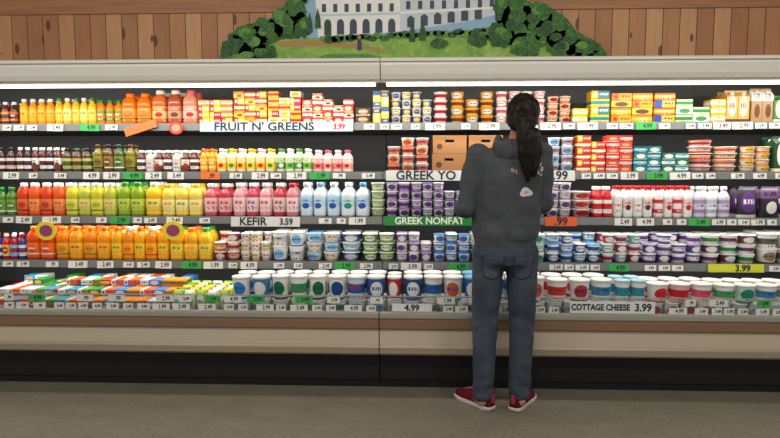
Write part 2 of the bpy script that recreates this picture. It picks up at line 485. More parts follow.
F_('A', 391, 432, "yogurt_cup", .068, .05, 4, 1, [(CR, BL, LB, Y, 1), (Y, W, W, BL, 0), ((50, 100, 180), Y, W, W, 1)], "small dessert yogurt cup stacked", 'cup', 'lay')
F_('A', 433, 448, "yogurt_cup", .09, .05, 4, 1, [(W, R, W, R, 0)], "yogurt cup with printed band stacked", 'cup')
F_('A', 450, 494, "dessert_cup", .088, .05, 4, 1, [((236, 180, 50), BR, (214, 156, 76), R, 0), ((230, 170, 60), W, (220, 150, 70), BR, 1)], "dessert cup with tan lid stacked", 'cup', 'lay')
F_('A', 495, 545, "dessert_cup", .088, .05, 4, 1, [((230, 166, 150), W, W, R, 1), (W, PK, W, R, 0)], "dessert cup stacked", 'cup', 'lay')
F_('A', 546, 570, "cheese_tub", .10, .042, 4, 1, [((226, 144, 120), CR, CR, R, 0), (CR, R, TN, BR, 1)], "round cheese tub stacked", 'cup', 'lay')
F_('A', 571, 586, "cheese_box", .085, .045, 3, 1, [(Y, W, W, O, 0)], "boxed butter stacked", 'box', dd=.1)
F_('A', 588, 607, "butter_box", .11, .05, 4, 1, [((240, 200, 30), TE, W, BL, 0), ((50, 124, 134), Y, W, W, 4)], "butter box stacked", 'box', 'lay', dd=.1)
F_('A', 608, 649, "butter_box", .125, .046, 4, 1, [((240, 176, 16), O, W, R, 4), ((238, 136, 14), Y, W, W, 0), ((244, 200, 70), BR, W, BR, 1)], "butter box stacked", 'box', 'lay', dd=.1)
F_('A', 650, 671, "butter_box", .125, .046, 4, 1, [((246, 190, 20), BL, W, BL, 4), ((205, 96, 20), Y, W, W, 0)], "butter box stacked", 'box', 'lay', dd=.1)
F_('A', 672, 706, "butter_box", .11, .048, [3, 2, 3], 1, [((210, 224, 176), G, W, G, 0), (W, (70, 150, 80), W, G, 1)], "butter box with green print stacked", 'box', 'lay', dd=.1)
F_('A', 707, 722, "butter_box", .10, .048, 3, 1, [((236, 190, 60), W, W, BR, 0)], "butter box stacked", 'box', dd=.1)
F_('A', 724, 747, "milk_carton", .072, .205, 1, 2, [((214, 166, 84), CR, W, BR, 1)], "gable top milk carton", 'gable')
F_('A', 748, 770, "milk_carton", .072, .215, 1, 2, [((172, 132, 84), W, W, BR, 2)], "gable top milk carton", 'gable')
F_('A', 771, 795, "milk_carton", .075, .17, 1, 2, [((70, 130, 60), CR, G, W, 1)], "gable top carton", 'gable')
# ---- second shelf
F_('B', -14, 16, "drink_bottle", .06, .165, 1, 2, [((60, 26, 28), (215, 205, 196), K, DR, 0)], "cultured drink bottle", 'bottle')
F_('B', 17, 61, "drink_bottle", .05, .165, 1, 2, [((92, 34, 40), W, W, K, 0), ((56, 30, 44), W, W, DR, 0), ((104, 50, 40), W, W, BR, 5)], "small cultured drink bottle", 'bottle')
F_('B', 62, 92, "drink_bottle", .06, .16, 1, 2, [((64, 60, 40), (190, 184, 96), K, G, 0), ((96, 50, 50), (166, 176, 86), (50, 100, 50), K, 0)], "small tea bottle", 'bottle')
F_('B', 93, 136, "smoothie_bottle", .075, .185, 1, 2, [((116, 104, 36), (150, 140, 44), (80, 50, 30), K, 1), ((90, 60, 34), (140, 116, 54), K, CR, 1), ((60, 80, 36), (114, 136, 54), (40, 60, 30), W, 1)], "round juice blend bottle", 'bottle')
F_('B', 137, 199, "drink_bottle", .06, .145, 1, 2, [((92, 44, 40), W, W, K, 0), ((216, 212, 206), (204, 198, 186), W, BR, 0), ((100, 54, 34), (232, 224, 204), W, R, 5)], "short probiotic drink bottle", 'bottle')
F_('B', 200, 216, "drink_bottle", .055, .155, 1, 2, [((240, 150, 24), (250, 200, 90), O, W, 0)], "small drink bottle", 'bottle')
F_('B', 217, 275, "milk_bottle", .06, .155, 1, 2, [((232, 222, 184), (246, 190, 20), W, R, 2), ((232, 220, 170), (244, 205, 50), Y, G, 2)], "oat drink bottle with yellow label", 'bottle')
F_('B', 276, 312, "milk_bottle", .06, .155, 1, 2, [((214, 222, 180), (66, 150, 54), (70, 150, 60), W, 2), ((222, 228, 206), (136, 190, 60), W, G, 2)], "drink bottle with green label", 'bottle')
F_('B', 313, 352, "milk_bottle", .06, .145, 1, 2, [((234, 200, 190), (226, 120, 120), W, R, 2), ((234, 222, 214), (232, 164, 150), PK, R, 2)], "drink bottle with pink label", 'bottle')
F_('B', 387, 429, "greek_yogurt_cup", .088, .055, 4, 1, [((236, 210, 200), R, (236, 130, 60), R, 0), (W, O, (236, 210, 196), R, 1), ((238, 196, 160), PK, W, DR, 0)], "yogurt cup stacked", 'cup', 'lay')
F_('B', 511, 546, "greek_yogurt_cup", .088, .055, 3, 1, [(W, LB, W, BL, 1)], "yogurt cup stacked", 'cup')
F_('B', 547, 573, "greek_yogurt_cup", .085, .055, 4, 1, [(W, (176, 150, 176), W, PU, 0), (W, LB, (226, 226, 234), BL, 1)], "yogurt cup stacked", 'cup', 'lay')
F_('B', 575, 603, "cream_cheese_box", .09, .038, 6, 1, [((205, 40, 22), CR, W, W, 0), ((216, 56, 20), Y, W, W, 4)], "cream cheese box stacked", 'box', 'lay', dd=.1)
F_('B', 604, 630, "cream_cheese_box", .09, .038, 6, 1, [((196, 30, 26), (236, 180, 164), W, W, 0), ((214, 66, 40), (236, 120, 60), W, W, 1)], "cream cheese box stacked", 'box', 'lay', dd=.1)
F_('B', 631, 658, "cream_cheese_box", .09, .04, 4, 1, [((20, 134, 124), W, W, W, 1), ((16, 104, 94), LB, W, W, 0)], "cream cheese box stacked", 'box', 'lay', dd=.1)
F_('B', 659, 686, "cream_cheese_box", .09, .04, [4, 3], 1, [((30, 114, 80), W, W, W, 1), ((40, 144, 134), W, W, BL, 0)], "cream cheese box stacked", 'box', 'lay', dd=.1)
F_('B', 688, 712, "cheese_tub", .12, .04, 5, 1, [((222, 76, 26), W, W, R, 0), (W, R, (226, 96, 36), R, 0), ((196, 30, 30), CR, CR, W, 0)], "shallow cheese tub stacked", 'tub', 'lay')
F_('B', 713, 737, "cheese_tub", .12, .04, 4, 1, [((230, 126, 34), W, W, BR, 0), (W, O, CR, R, 0)], "shallow cheese tub stacked", 'tub', 'lay')
F_('B', 738, 768, "cheese_tub", .12, .04, 4, 1, [((240, 170, 40), W, CR, BR, 0), (W, Y, (240, 144, 34), BR, 1)], "shallow cheese tub stacked", 'tub', 'lay')
F_('B', 770, 797, "creamer_carton", .10, .23, 1, 2, [((34, 74, 46), W, W, CR, 1)], "creamer carton", 'gable')
# ---- middle shelf
F_('C', -14, 18, "juice_bottle", .07, .19, 1, 2, [((70, 120, 40), (120, 160, 54), G, W, 1)], "juice bottle", 'bottle')
F_('C', 19, 66, "juice_bottle", .078, .22, 1, 2, [((210, 62, 22), (226, 110, 56), W, DR, 1), ((222, 84, 26), (236, 150, 80), W, R, 3)], "square juice bottle with white cap", 'wide')
F_('C', 67, 118, "juice_bottle", .078, .22, 1, 2, [((200, 192, 40), (220, 214, 100), W, G, 1), ((180, 182, 60), (210, 208, 116), W, O, 3)], "square lemonade bottle with white cap", 'wide')
F_('C', 119, 145, "juice_bottle", .078, .225, 1, 2, [((134, 164, 26), (196, 204, 76), G, G, 3)], "square juice bottle with green cap", 'wide')
F_('C', 146, 162, "juice_bottle", .078, .225, 1, 2, [((238, 190, 30), (240, 214, 100), W, G, 3)], "square juice bottle", 'wide')
F_('C', 163, 203, "juice_bottle", .078, .215, 1, 2, [((232, 210, 90), (236, 226, 150), (220, 180, 60), O, 3), ((232, 198, 76), (238, 228, 160), W, G, 3)], "square lemonade bottle", 'wide')
F_('C', 204, 232, "kefir_bottle", .078, .215, 1, 2, [((206, 84, 92), (234, 190, 192), W, R, 3), ((174, 50, 64), (230, 176, 176), W, R, 3)], "kefir bottle with fruit print", 'bottle')
F_('C', 233, 272, "kefir_bottle", .078, .22, 1, 2, [((222, 146, 152), (238, 208, 208), W, R, 3), ((186, 66, 90), (234, 200, 206), W, PU, 3)], "kefir bottle with fruit print", 'bottle')
F_('C', 273, 299, "kefir_bottle", .078, .22, 1, 2, [((180, 60, 66), (230, 198, 198), W, DR, 3), ((206, 124, 130), (236, 212, 212), (190, 46, 64), R, 3)], "kefir bottle with fruit print", 'bottle')
F_('C', 300, 340, "kefir_bottle", .08, .225, 1, 2, [((206, 226, 234), (166, 204, 226), W, BL, 5), ((220, 230, 234), (190, 214, 226), LB, BL, 5)], "plain kefir bottle", 'bottle')
F_('C', 341, 370, "kefir_bottle", .08, .225, 1, 2, [((224, 230, 232), (190, 216, 214), W, TE, 5), ((220, 230, 236), (176, 206, 226), (90, 150, 196), BL, 5)], "plain kefir bottle", 'bottle')
F_('C', 371, 385, "greek_yogurt_cup", .085, .055, 4, 2, [((170, 200, 90), W, W, G, 0)], "yogurt cup stacked", 'cup')
F_('C', 386, 410, "greek_yogurt_cup", .08, .055, 4, 2, [((210, 186, 216), PU, W, PU, 0), (W, PU, (170, 136, 190), PU, 1)], "yogurt cup stacked", 'cup', 'lay')
F_('C', 411, 455, "greek_yogurt_cup", .08, .055, 4, 2, [(W, PU, (130, 90, 164), PU, 1), ((186, 168, 212), W, W, PU, 0)], "yogurt cup stacked", 'cup', 'lay')
F_('C', 456, 545, "greek_yogurt_cup", .085, .055, 4, 2, [(W, BL, LB, BL, 1), (LB, W, W, BL, 0)], "yogurt cup stacked", 'cup', 'lay')
F_('C', 546, 571, "greek_yogurt_cup", .085, .055, 4, 2, [(W, PU, W, PU, 1), ((206, 186, 212), W, W, PU, 0)], "yogurt cup stacked", 'cup', 'lay')
F_('C', 572, 592, "greek_yogurt_cup", .085, .055, 3, 2, [((232, 196, 196), R, W, R, 1)], "yogurt cup stacked", 'cup')
F_('C', 593, 612, "milk_bottle", .065, .20, 1, 2, [((196, 34, 40), W, W, R, 0)], "milk drink bottle", 'bottle')
F_('C', 613, 652, "milk_bottle", .065, .205, 1, 2, [(W, (232, 230, 228), R, R, 0), (W, (226, 200, 200), R, DR, 5)], "milk drink bottle with red cap", 'bottle')
F_('C', 653, 692, "milk_bottle", .065, .205, 1, 2, [((232, 222, 222), (204, 46, 46), R, W, 0), (W, (232, 206, 206), R, R, 5)], "milk drink bottle with red cap", 'bottle')
F_('C', 693, 730, "milk_bottle", .065, .20, 1, 2, [((214, 210, 224), (170, 144, 190), W, PU, 0), (W, (186, 196, 224), W, BL, 0)], "milk drink bottle", 'bottle')
F_('C', 732, 797, "cheese_pouch", .15, .20, 1, 2, [((56, 46, 62), PU, W, W, 1), ((44, 40, 48), (120, 80, 130), W, W, 2)], "stand-up pouch of shredded cheese", 'pouch', dd=.07)
# ---- lower shelf
F_('D', -14, 27, "drink_bottle", .055, .17, 1, 2, [((160, 28, 40), LB, W, BL, 0), ((44, 66, 140), W, R, R, 0), (R, Y, W, W, 1)], "small drink bottle", 'bottle')
F_('D', 28, 56, "juice_bottle", .082, .22, 1, 2, [((222, 76, 6), (232, 106, 14), O, W, 1)], "square carrot juice bottle", 'wide')
F_('D', 57, 112, "juice_bottle", .082, .22, 1, 2, [((230, 128, 6), (242, 166, 20), O, G, 1), ((238, 150, 10), (242, 180, 40), O, R, 3)], "square orange juice bottle", 'wide')
F_('D', 113, 170, "juice_bottle", .082, .22, 1, 2, [((240, 166, 12), (244, 194, 44), O, G, 3), ((232, 138, 10), (244, 172, 30), W, R, 1)], "square orange juice bottle", 'wide')
F_('D', 171, 213, "juice_bottle", .082, .215, 1, 2, [((236, 186, 24), (242, 206, 70), G, G, 3), ((230, 160, 20), (240, 196, 60), O, O, 3)], "square juice bottle", 'wide')
F_('D', 214, 240, "yogurt_cup", .07, .06, 3, 2, [((196, 36, 44), W, W, W, 1), ((226, 96, 84), CR, W, R, 0), (W, R, CR, R, 0)], "fruit yogurt cup stacked", 'cup', 'lay')
F_('D', 241, 271, "yogurt_cup", .075, .06, 3, 2, [(W, PK, W, R, 3), (CR, O, W, G, 3)], "fruit yogurt cup stacked", 'cup', 'lay')
F_('D', 272, 305, "yogurt_tub", .09, .095, 2, 2, [(W, LB, W, BL, 1), (W, (206, 206, 214), W, K, 0)], "plain yogurt tub stacked", 'tub', 'lay')
F_('D', 306, 340, "yogurt_cup", .09, .06, 3, 2, [(W, LB, LB, BL, 1), (W, Y, W, O, 3)], "yogurt cup stacked", 'cup', 'lay')
F_('D', 341, 361, "yogurt_cup", .09, .06, 3, 2, [((50, 90, 168), W, W, W, 1), (LB, W, W, BL, 0)], "yogurt cup stacked", 'cup', 'lay')
F_('D', 362, 395, "yogurt_cup", .088, .06, 3, 2, [((94, 156, 34), W, W, G, 1), ((140, 180, 50), W, W, G, 0)], "lime yogurt cup stacked", 'cup', 'lay')
F_('D', 396, 432, "yogurt_cup", .088, .06, 3, 2, [((186, 154, 200), W, W, PU, 0), (W, PU, W, PU, 1), ((130, 86, 154), W, (206, 184, 220), W, 1)], "yogurt cup stacked", 'cup', 'lay')
F_('D', 433, 470, "yogurt_cup", .088, .06, 3, 2, [(W, (60, 120, 194), (70, 134, 206), BL, 1), ((84, 150, 210), W, W, BL, 0)], "yogurt cup stacked", 'cup', 'lay')
F_('D', 471, 545, "yogurt_cup", .088, .06, 3, 2, [(W, TE, W, TE, 1), ((176, 210, 204), W, W, TE, 0)], "yogurt cup stacked", 'cup', 'lay')
F_('D', 546, 600, "yogurt_cup", .088, .06, 3, 2, [((66, 108, 176), W, W, BL, 1), (W, (40, 84, 160), LB, BL, 0), (LB, W, W, BL, 0)], "yogurt cup stacked", 'cup', 'lay')
F_('D', 601, 640, "yogurt_cup", .088, .06, 3, 2, [(W, R, W, BL, 0), ((136, 190, 202), W, W, TE, 1), ((190, 44, 54), W, W, W, 1)], "yogurt cup stacked", 'cup', 'lay')
F_('D', 641, 700, "sour_cream_tub", .10, .06, 3, 2, [((100, 80, 168), W, W, PU, 0), ((72, 54, 138), W, (200, 194, 226), W, 1), (W, PU, W, PU, 0)], "sour cream tub stacked", 'tub', 'lay')
F_('D', 701, 755, "sour_cream_tub", .10, .06, 3, 2, [(W, (104, 44, 106), W, DR, 0), ((114, 44, 74), W, W, W, 1), (W, G, W, G, 0)], "sour cream tub stacked", 'tub', 'lay')
F_('D', 756, 797, "yogurt_tub", .125, .095, 2, 2, [(W, (156, 134, 100), W, BR, 1), (W, (106, 96, 84), W, K, 0)], "plain yogurt tub stacked", 'tub', 'lay')
# ---- bottom deck
KID = [((236, 96, 20), W, W, G, 4), (G, Y, W, W, 1), (W, R, W, BL, 4), ((40, 154, 190), O, W, W, 1), ((216, 40, 34), Y, W, W, 0), (W, O, W, G, 3), ((96, 170, 46), W, W, R, 4)]
F_('E', -14, 92, "snack_carton", .075, .036, 3, 4, KID, "small snack carton stacked flat", 'box', 'rand', dd=.105, hj=[2, 3, 4, 4])
F_('E', 93, 172, "snack_carton", .085, .036, 3, 4, [((236, 96, 20), W, W, BL, 4), (W, O, W, BL, 4), ((66, 130, 194), W, W, O, 1), ((240, 146, 34), G, W, R, 0)], "small snack carton stacked flat", 'box', 'rand', dd=.105, hj=[2, 3, 4, 4])
F_('E', 173, 231, "cheese_pouch", .07, .135, 1, 5, [((150, 190, 36), W, W, G, 1), ((60, 160, 66), Y, W, W, 2), ((220, 210, 60), G, W, R, 0), (W, LG, W, G, 1)], "small upright snack pouch", 'pouch', 'rand', dd=.05)
def TUBS(u0, u1, name, w, h, styles, desc, low=None):
    F_('E', u0, u1, "dip_tub", .098, .082, 1, 2, low or [(W, LB, W, BL, 1), (W, TE, W, G, 0), ((200, 214, 220), W, W, BL, 0)], "small dip tub under larger tubs", 'tub', 'rand')
    F_('E', u0, u1, name, w, h, 1, 2, styles, desc, 'tub', zo=.0838)
TUBS(232, 271, "yogurt_tub", .115, .135, [(W, (60, 130, 194), W, BL, 1), ((66, 124, 184), W, W, W, 1), (W, G, W, BL, 0)], "large yogurt tub")
TUBS(272, 327, "yogurt_tub", .115, .142, [(W, (20, 110, 70), W, (20, 80, 56), 1), (W, (66, 144, 100), W, G, 0)], "large plain yogurt tub with green print", [(W, LG, W, G, 0), (W, G, W, G, 1)])
TUBS(328, 386, "yogurt_tub", .115, .142, [(W, (24, 70, 136), W, BL, 1), ((206, 220, 236), (40, 90, 166), W, R, 0), ((46, 96, 166), W, W, BL, 1)], "large yogurt tub with blue print")
TUBS(387, 402, "yogurt_tub", .105, .142, [((196, 44, 44), W, W, W, 1)], "large yogurt tub with red print")
TUBS(403, 545, "yogurt_tub", .115, .142, [((34, 82, 156), W, W, BL, 1), (W, (44, 104, 180), W, BL, 0), (W, (215, 96, 34), W, BL, 1), ((44, 104, 180), W, LB, W, 1)], "large yogurt tub with blue print")
TUBS(546, 612, "cottage_cheese_tub", .125, .13, [(W, (215, 60, 50), W, R, 0), (W, (190, 54, 74), W, DR, 1), (W, (66, 144, 180), W, BL, 0)], "large cottage cheese tub")
TUBS(613, 645, "cottage_cheese_tub", .115, .13, [(W, (50, 144, 176), (170, 210, 224), TE, 0)], "large cottage cheese tub with teal print")
TUBS(646, 712, "cottage_cheese_tub", .125, .11, [(W, (215, 40, 60), W, R, 1), ((232, 180, 186), (196, 36, 44), W, R, 0), (W, PK, W, R, 0)], "cottage cheese tub with red print", [(W, PK, W, R, 0), (W, R, W, R, 1)])
TUBS(713, 797, "cottage_cheese_tub", .125, .105, [(W, (86, 166, 110), W, G, 0), ((196, 222, 210), TE, W, G, 1), (W, (80, 134, 180), W, BL, 0)], "cottage cheese tub with green print")

# ---- cardboard cases on the second shelf
def cardboard(x, y, z, w, d, h):
    m = pm((160, 112, 68), .8, name="cardboard"); t = .004
    bm = bmesh.new()
    box_bm(bm, -w/2, w/2, -d/2, d/2, 0, t)
    box_bm(bm, -w/2, -w/2+t, -d/2, d/2, t, h); box_bm(bm, w/2-t, w/2, -d/2, d/2, t, h)
    box_bm(bm, -w/2+t, w/2-t, d/2-t, d/2, t, h)
    box_bm(bm, -w/2+t, -w*.13, -d/2, -d/2+t, t, h); box_bm(bm, w*.13, w/2-t, -d/2, -d/2+t, t, h)
    box_bm(bm, -w*.13, w*.13, -d/2, -d/2+t, t, h*.62); box_bm(bm, -w*.13, w*.13, -d/2, -d/2+t, h*.76, h)
    box_bm(bm, -w/2+t, w/2-t, -d/2+t, -.004, h-t, h); box_bm(bm, -w/2+t, w/2-t, .004, d/2-t, h-t, h)
    o = link(bpy.data.objects.new("cardboard_case", mesh_of(bm, "cardboard_case", m)))
    o.location = (x, y, z)
    setattrs(o, "brown cardboard shipping case with a hand hole", "cardboard box", "cardboard cases on the second shelf")
    mk = bpy.data.objects.new("printed_mark", lathe("printed_mark", [(h*.16, 0), (h*.16, .0006)], pm((90, 56, 36), .8, name="brown_ink"), 16))
    link(mk, o); mk.location = (-w*.3, -d/2-.0005, h*.4); mk.rotation_euler = (math.pi/2, 0, 0)
sB = SH['B']
for u in (448, 483):
    for k in range(2):
        cardboard(sx(u, 3.87, 1.38)+(.004 if k else 0), 3.89, sB['z']+.001+k*.1215, .222, .24, .12)

# ------------------------------------------------------------ tags and signs
M_tagw = pm((226, 226, 220), .5, name="tag_card"); M_tagg = pm((50, 170, 74), .5, name="tag_green"); M_tago = pm((232, 110, 44), .5, name="tag_orange")
M_ink = pm((24, 24, 28), .6, name="black_ink")
def tagmesh(w, h, mat):
    bm = bmesh.new(); box_bm(bm, -w/2, w/2, -.0008, .0008, -h/2, h/2, .0005); return mesh_of(bm, "price_tag", mat)
_tg = {}
def tag(x, y, z, w, h, col, txt, grp, tilt=-.12):
    k = (round(w, 3), round(h, 3), col)
    m = {'w': M_tagw, 'g': M_tagg, 'o': M_tago}[col]
    if k not in _tg: _tg[k] = tagmesh(w, h, m)
    o = bpy.data.objects.new("price_tag", _tg[k]); link(o)
    o.location = (x, y, z); o.rotation_euler = (tilt, random.uniform(-.03, .03), 0)
    cn = {'w': 'white', 'g': 'green', 'o': 'orange'}[col]
    setattrs(o, f"{cn} price tag clipped to the {grp}", "price tag", f"price tags along the {grp}")
    t = bpy.data.objects.new("lettering", text_mesh(txt, h*(.9 if w > .08 else .66), M_ink, .8, .0006)); link(t, o)
    t.location = (w*.08, -.0015, 0)
PR = ["3.99", "2.99", "4.99", "3.49", "1.99", "2.49", ".99"]
BUSY = {'A': [(122, 158), (160, 190), (198, 356)], 'B': [(383, 470), (542, 575)], 'C': [(228, 302), (382, 478), (542, 578)], 'D': [(706, 765)], 'E': [(568, 656), (388, 434)]}
GREENS = {'A': [75, 630], 'B': [300, 120, 655], 'C': [110, 360, 690], 'D': [255, 190, 330, 440, 610], 'E': [208, 300, 240, 400, 765, 20]}
for k in 'ABCD':
    s = SH[k]; u = 4
    while u < 778:
        wpx = random.choice([9, 11, 13, 17, 20])
        busy = any(a-wpx < u < b+3 for a, b in BUSY[k])
        if not busy:
            col = 'g' if any(abs(u-gx) < 11 for gx in GREENS[k]) else ('o' if random.random() < .02 else 'w')
            if col == 'g': wpx = 20
            tag(sx(u+wpx/2, s['y'], s['z']), s['y']-.0165, s['z']-.024, wpx/155, .036 if wpx < 17 else .046, col, random.choice(PR), s['n'])
        u += wpx+random.choice([2, 3, 5, 9, 16])
for rowz, gaps in ((.492, [2, 4, 8]), (.541, [5, 14, 30])):
    u = 4
    while u < 778:
        wpx = random.choice([10, 13, 18]); busy = any(a-wpx < u < b+3 for a, b in BUSY['E'])
        if not busy:
            col = 'g' if (any(abs(u-gx) < 10 for gx in GREENS['E']) and rowz > .5) else 'w'
            tag(sx(u+wpx/2, 3.228, .5), 3.2275, rowz, wpx/175, .038, col, random.choice(PR), "clear front guard", 0)
        u += wpx+random.choice(gaps)

def sign(shelf, u0, u1, h, bg, parts, name="shelf_sign", label="", dz=0, tilt=-.1, rot=0, dy=0):
    s = SH[shelf] if shelf != 'G' else dict(y=3.235, z=.515)
    y = s['y']-.020-dy; z = s['z']-.022+dz
    x0, x1 = sx(u0, y, z), sx(u1, y, z); w = x1-x0
    o = bpy.data.objects.new(name, tagmesh(w, h, pm(bg, .5, name="sign_card"))); link(o)
    o.location = ((x0+x1)/2, y, z); o.rotation_euler = (tilt, rot, 0)
    setattrs(o, label, "sign")
    for txt, fx, size, colr, ws in parts:
        t = bpy.data.objects.new("lettering", text_mesh(txt, size, pm(colr, .6, name="sign_ink"), ws, .0016)); link(t, o)
        t.location = ((fx-.5)*w, -.0022, -.001)
    return o
NV = (24, 32, 50)
sign('A', 200, 353, .064, (186, 206, 212), [("FRUIT N' GREENS", .42, .074, NV, 1.16), ("3.99", .91, .05, R, .9)], label="long pale sign reading fruit n' greens in dark capitals")
sign('B', 386, 466, .066, (214, 216, 212), [("GREEK YO", .50, .080, NV, 1.04)], label="pale sign with dark capitals about greek yogurt")
sign('B', 546, 575, .066, (214, 216, 212), [(".99", .5, .078, NV, 1.0)], label="pale price sign with dark numerals")
sign('C', 231, 300, .064, (218, 218, 210), [("KEFIR", .32, .074, NV, .98), ("3.59", .80, .058, NV, .9)], label="white sign reading kefir with a price", dz=-.008)
sign('C', 384, 475, .06, (26, 130, 54), [("GREEK NONFAT", .50, .062, (226, 236, 216), .98)], label="green sign with pale capitals for nonfat yogurt")
sign('C', 545, 577, .06, (216, 92, 44), [(".99", .5, .07, NV, 1.0)], label="orange price sign with dark numerals")
sign('D', 708, 764, .052, (204, 208, 40), [("3.99", .62, .056, NV, 1.0)], label="yellow price sign with dark numerals")
sign('G', 570, 655, .07, (226, 228, 226), [("COTTAGE CHEESE", .36, .050, NV, .80), ("3.99", .86, .062, NV, .9)], label="white sign reading cottage cheese with a price", tilt=0, dz=.018, dy=-.0115)
sign('A', 124, 157, .055, (230, 110, 50), [], label="tilted orange paper shelf sign", dz=-.005, rot=-.3)
sign('G', 392, 432, .045, (226, 228, 226), [("4.99", .5, .05, NV, 1.0)], label="white price sign with dark numerals", tilt=0, dy=-.012, dz=.006)
def disc(u, shelf, r, c1, c2, lab_, dz):
    s = SH[shelf]; y = s['y']-.03
    o = bpy.data.objects.new("round_sign", lathe("round_sign", [(r*.98, -.001), (r, 0), (r*.98, .001)], pm(c1, .5, name="disc_card"), 28)); link(o)
    z = s['z']+dz
    o.location = (sx(u, y, z), y, z); o.rotation_euler = (math.pi/2, 0, 0); o.scale = (1.15, 1, 1)
    setattrs(o, lab_, "sign")
    i = bpy.data.objects.new("printed_center", lathe("printed_center", [(r*.62, 0), (r*.62, .0008)], pm(c2, .5, name="disc_print"), 24)); link(i, o)
    i.location = (0, 0, .0012)
disc(176, 'A', .042, (210, 64, 50), (234, 150, 110), "round orange-red shelf talker hanging from the rail", -.03)
disc(46, 'D', .062, (240, 216, 40), (150, 60, 110), "round yellow and purple shelf talker above juice bottles", .20)
disc(173, 'D', .062, (240, 216, 40), (150, 60, 110), "round yellow and purple shelf talker above juice bottles", .205)

# ------------------------------------------------------------ mural
def mur(u, v): return (-1.34+(u-225)*.00777, 2.14+(59-v)*.00741)
mm = [foliage((26, 70, 32), (60, 124, 46), (104, 160, 62), 20), foliage((18, 52, 28), (42, 98, 42), (76, 134, 54), 26), foliage((110, 160, 62), (150, 192, 84), (176, 208, 100), 6),
      pm((246, 248, 244), .6, name="mural_white"), pm((214, 222, 230), .6, name="mural_shade"), pm((66, 80, 96), .6, name="mural_window"), pm((180, 136, 84), .6, name="mural_path"),
      pm((130, 76, 54), .6, name="mural_roof"), pm((50, 60, 110), .6, name="mural_figure"), pm((150, 190, 216), .6, name="mural_sky"), pm((30, 26, 20), .6, name="mural_edge"),
      foliage((70, 124, 50), (104, 160, 64), (130, 184, 76), 30)]
bm = bmesh.new(); YM = 4.368
def poly(pts, mi, ly, m=None):
    vs = [bm.verts.new((mur(*p)[0], YM-.0012*ly, mur(*p)[1])) for p in pts]
    f = bm.faces.new(vs); f.material_index = mi
def blob(u, v, ru, rv, mi, ly, n=40, a=.30):
    s = random.random()*50
    pts = []
    for i in range(n):
        t = 2*math.pi*i/n
        k = 1+a*noise.noise(Vector((math.cos(t)*2.6+s, math.sin(t)*2.6, s)))+.10*noise.noise(Vector((math.cos(t)*9+s, math.sin(t)*9, s)))
        pts.append((u+ru*k*math.cos(t), v-rv*k*math.sin(t)))
    poly(pts, mi, ly)
out = [(222, 68), (225, 50), (236, 32), (246, 25), (262, 21), (276, 17), (284, 9), (297, -4), (303, -30), (340, -62), (450, -62), (503, -30), (512, -4), (530, 6), (548, 10), (562, 20), (572, 33), (590, 43), (601, 54), (603, 68)]
fr = [bm.verts.new((mur(*p)[0], YM, mur(*p)[1])) for p in out]; bk = [bm.verts.new((mur(*p)[0], 4.3995, mur(*p)[1])) for p in out]
bm.faces.new(fr).material_index = 0
bm.faces.new(bk).material_index = 10
for i in range(len(out)):
    j = (i+1) % len(out); bm.faces.new((fr[i], fr[j], bk[j], bk[i])).material_index = 10
poly([(304, 38), (310, -28), (342, -58), (448, -58), (500, -28), (512, 30)], 9, 1)
poly([(272, 66), (262, 50), (285, 39), (330, 37), (520, 30), (560, 48), (596, 60), (596, 66)], 2, 2)
poly([(282, 41), (322, 40), (352, 43), (380, 48), (392, 53), (366, 49), (330, 46), (284, 46)], 6, 3)
poly([(300, 66), (330, 54), (372, 54), (392, 60), (384, 66)], 11, 3)
poly([(322, 38), (318, -30), (402, -34), (402, 32)], 3, 3)
poly([(402, 32), (402, -34), (500, -26), (504, 14), (470, 22)], 4, 3)
poly([(314, -28), (330, -48), (400, -52), (406, -32)], 7, 4)
poly([(402, -32), (412, -52), (492, -44), (504, -25)], 7, 4)
for i in range(6):
    u = 328+i*12.5; w = 7
    pts = [(u, 35-i*.5), (u, 24)]+[(u+w/2-w/2*math.cos(t*math.pi/6), 24-5*math.sin(t*math.pi/6)) for t in range(1, 6)]+[(u+w, 24), (u+w, 35-i*.5)]
    poly(pts, 5, 5)
for r_ in range(3):
    for i in range(7):
        u = 326+i*11; v = 8-r_*15
        poly([(u, v+4), (u, v-4), (u+4, v-4), (u+4, v+4)], 5, 5)
    for i in range(8):
        u = 408+i*11.5; v = 6-r_*14-i*.1
        poly([(u, v+4), (u, v-4), (u+4, v-4), (u+4, v+4)], 5, 5)
for i in range(6):
    u = 409+i*13; v = 24-i*1.5
    poly([(u, v+4), (u, v-5), (u+3.5, v-8), (u+7, v-5), (u+7, v+4)], 5, 5)
poly([(320, 16), (320, 14), (402, 13), (402, 15)], 4, 6)
poly([(402, 15), (402, 12), (503, 8), (503, 10)], 3, 6)
for i in range(30):
    t = i/29; blob(328+t*190, 39-t*8+random.uniform(-1, 2), 4+random.random()*3, 2.2+random.random()*2, random.choice([0, 1, 11]), 7, 20)
for (u, v, a, b) in [(240, 50, 15, 16), (256, 38, 16, 15), (272, 30, 14, 13), (288, 22, 13, 14), (300, 6, 10, 16), (306, 26, 9, 12), (246, 58, 18, 10), (268, 52, 12, 10), (500, 36, 14, 13), (514, 22, 14, 17), (534, 18, 15, 13), (524, 46, 16, 12),
                     (548, 30, 15, 16), (558, 46, 17, 13), (578, 52, 16, 10), (500, 8, 8, 18), (585, 60, 14, 8), (310, -12, 8, 14), (440, 44, 8, 5), (478, 40, 10, 8)]:
    blob(u, v, a, b, random.choice([0, 1]), 8)
    for q in range(4):
        blob(u+random.uniform(-.55, .45)*a, v+random.uniform(-.6, .4)*b, a*.38, b*.34, random.choice([0, 1, 11]), 9+q*.4, 24)
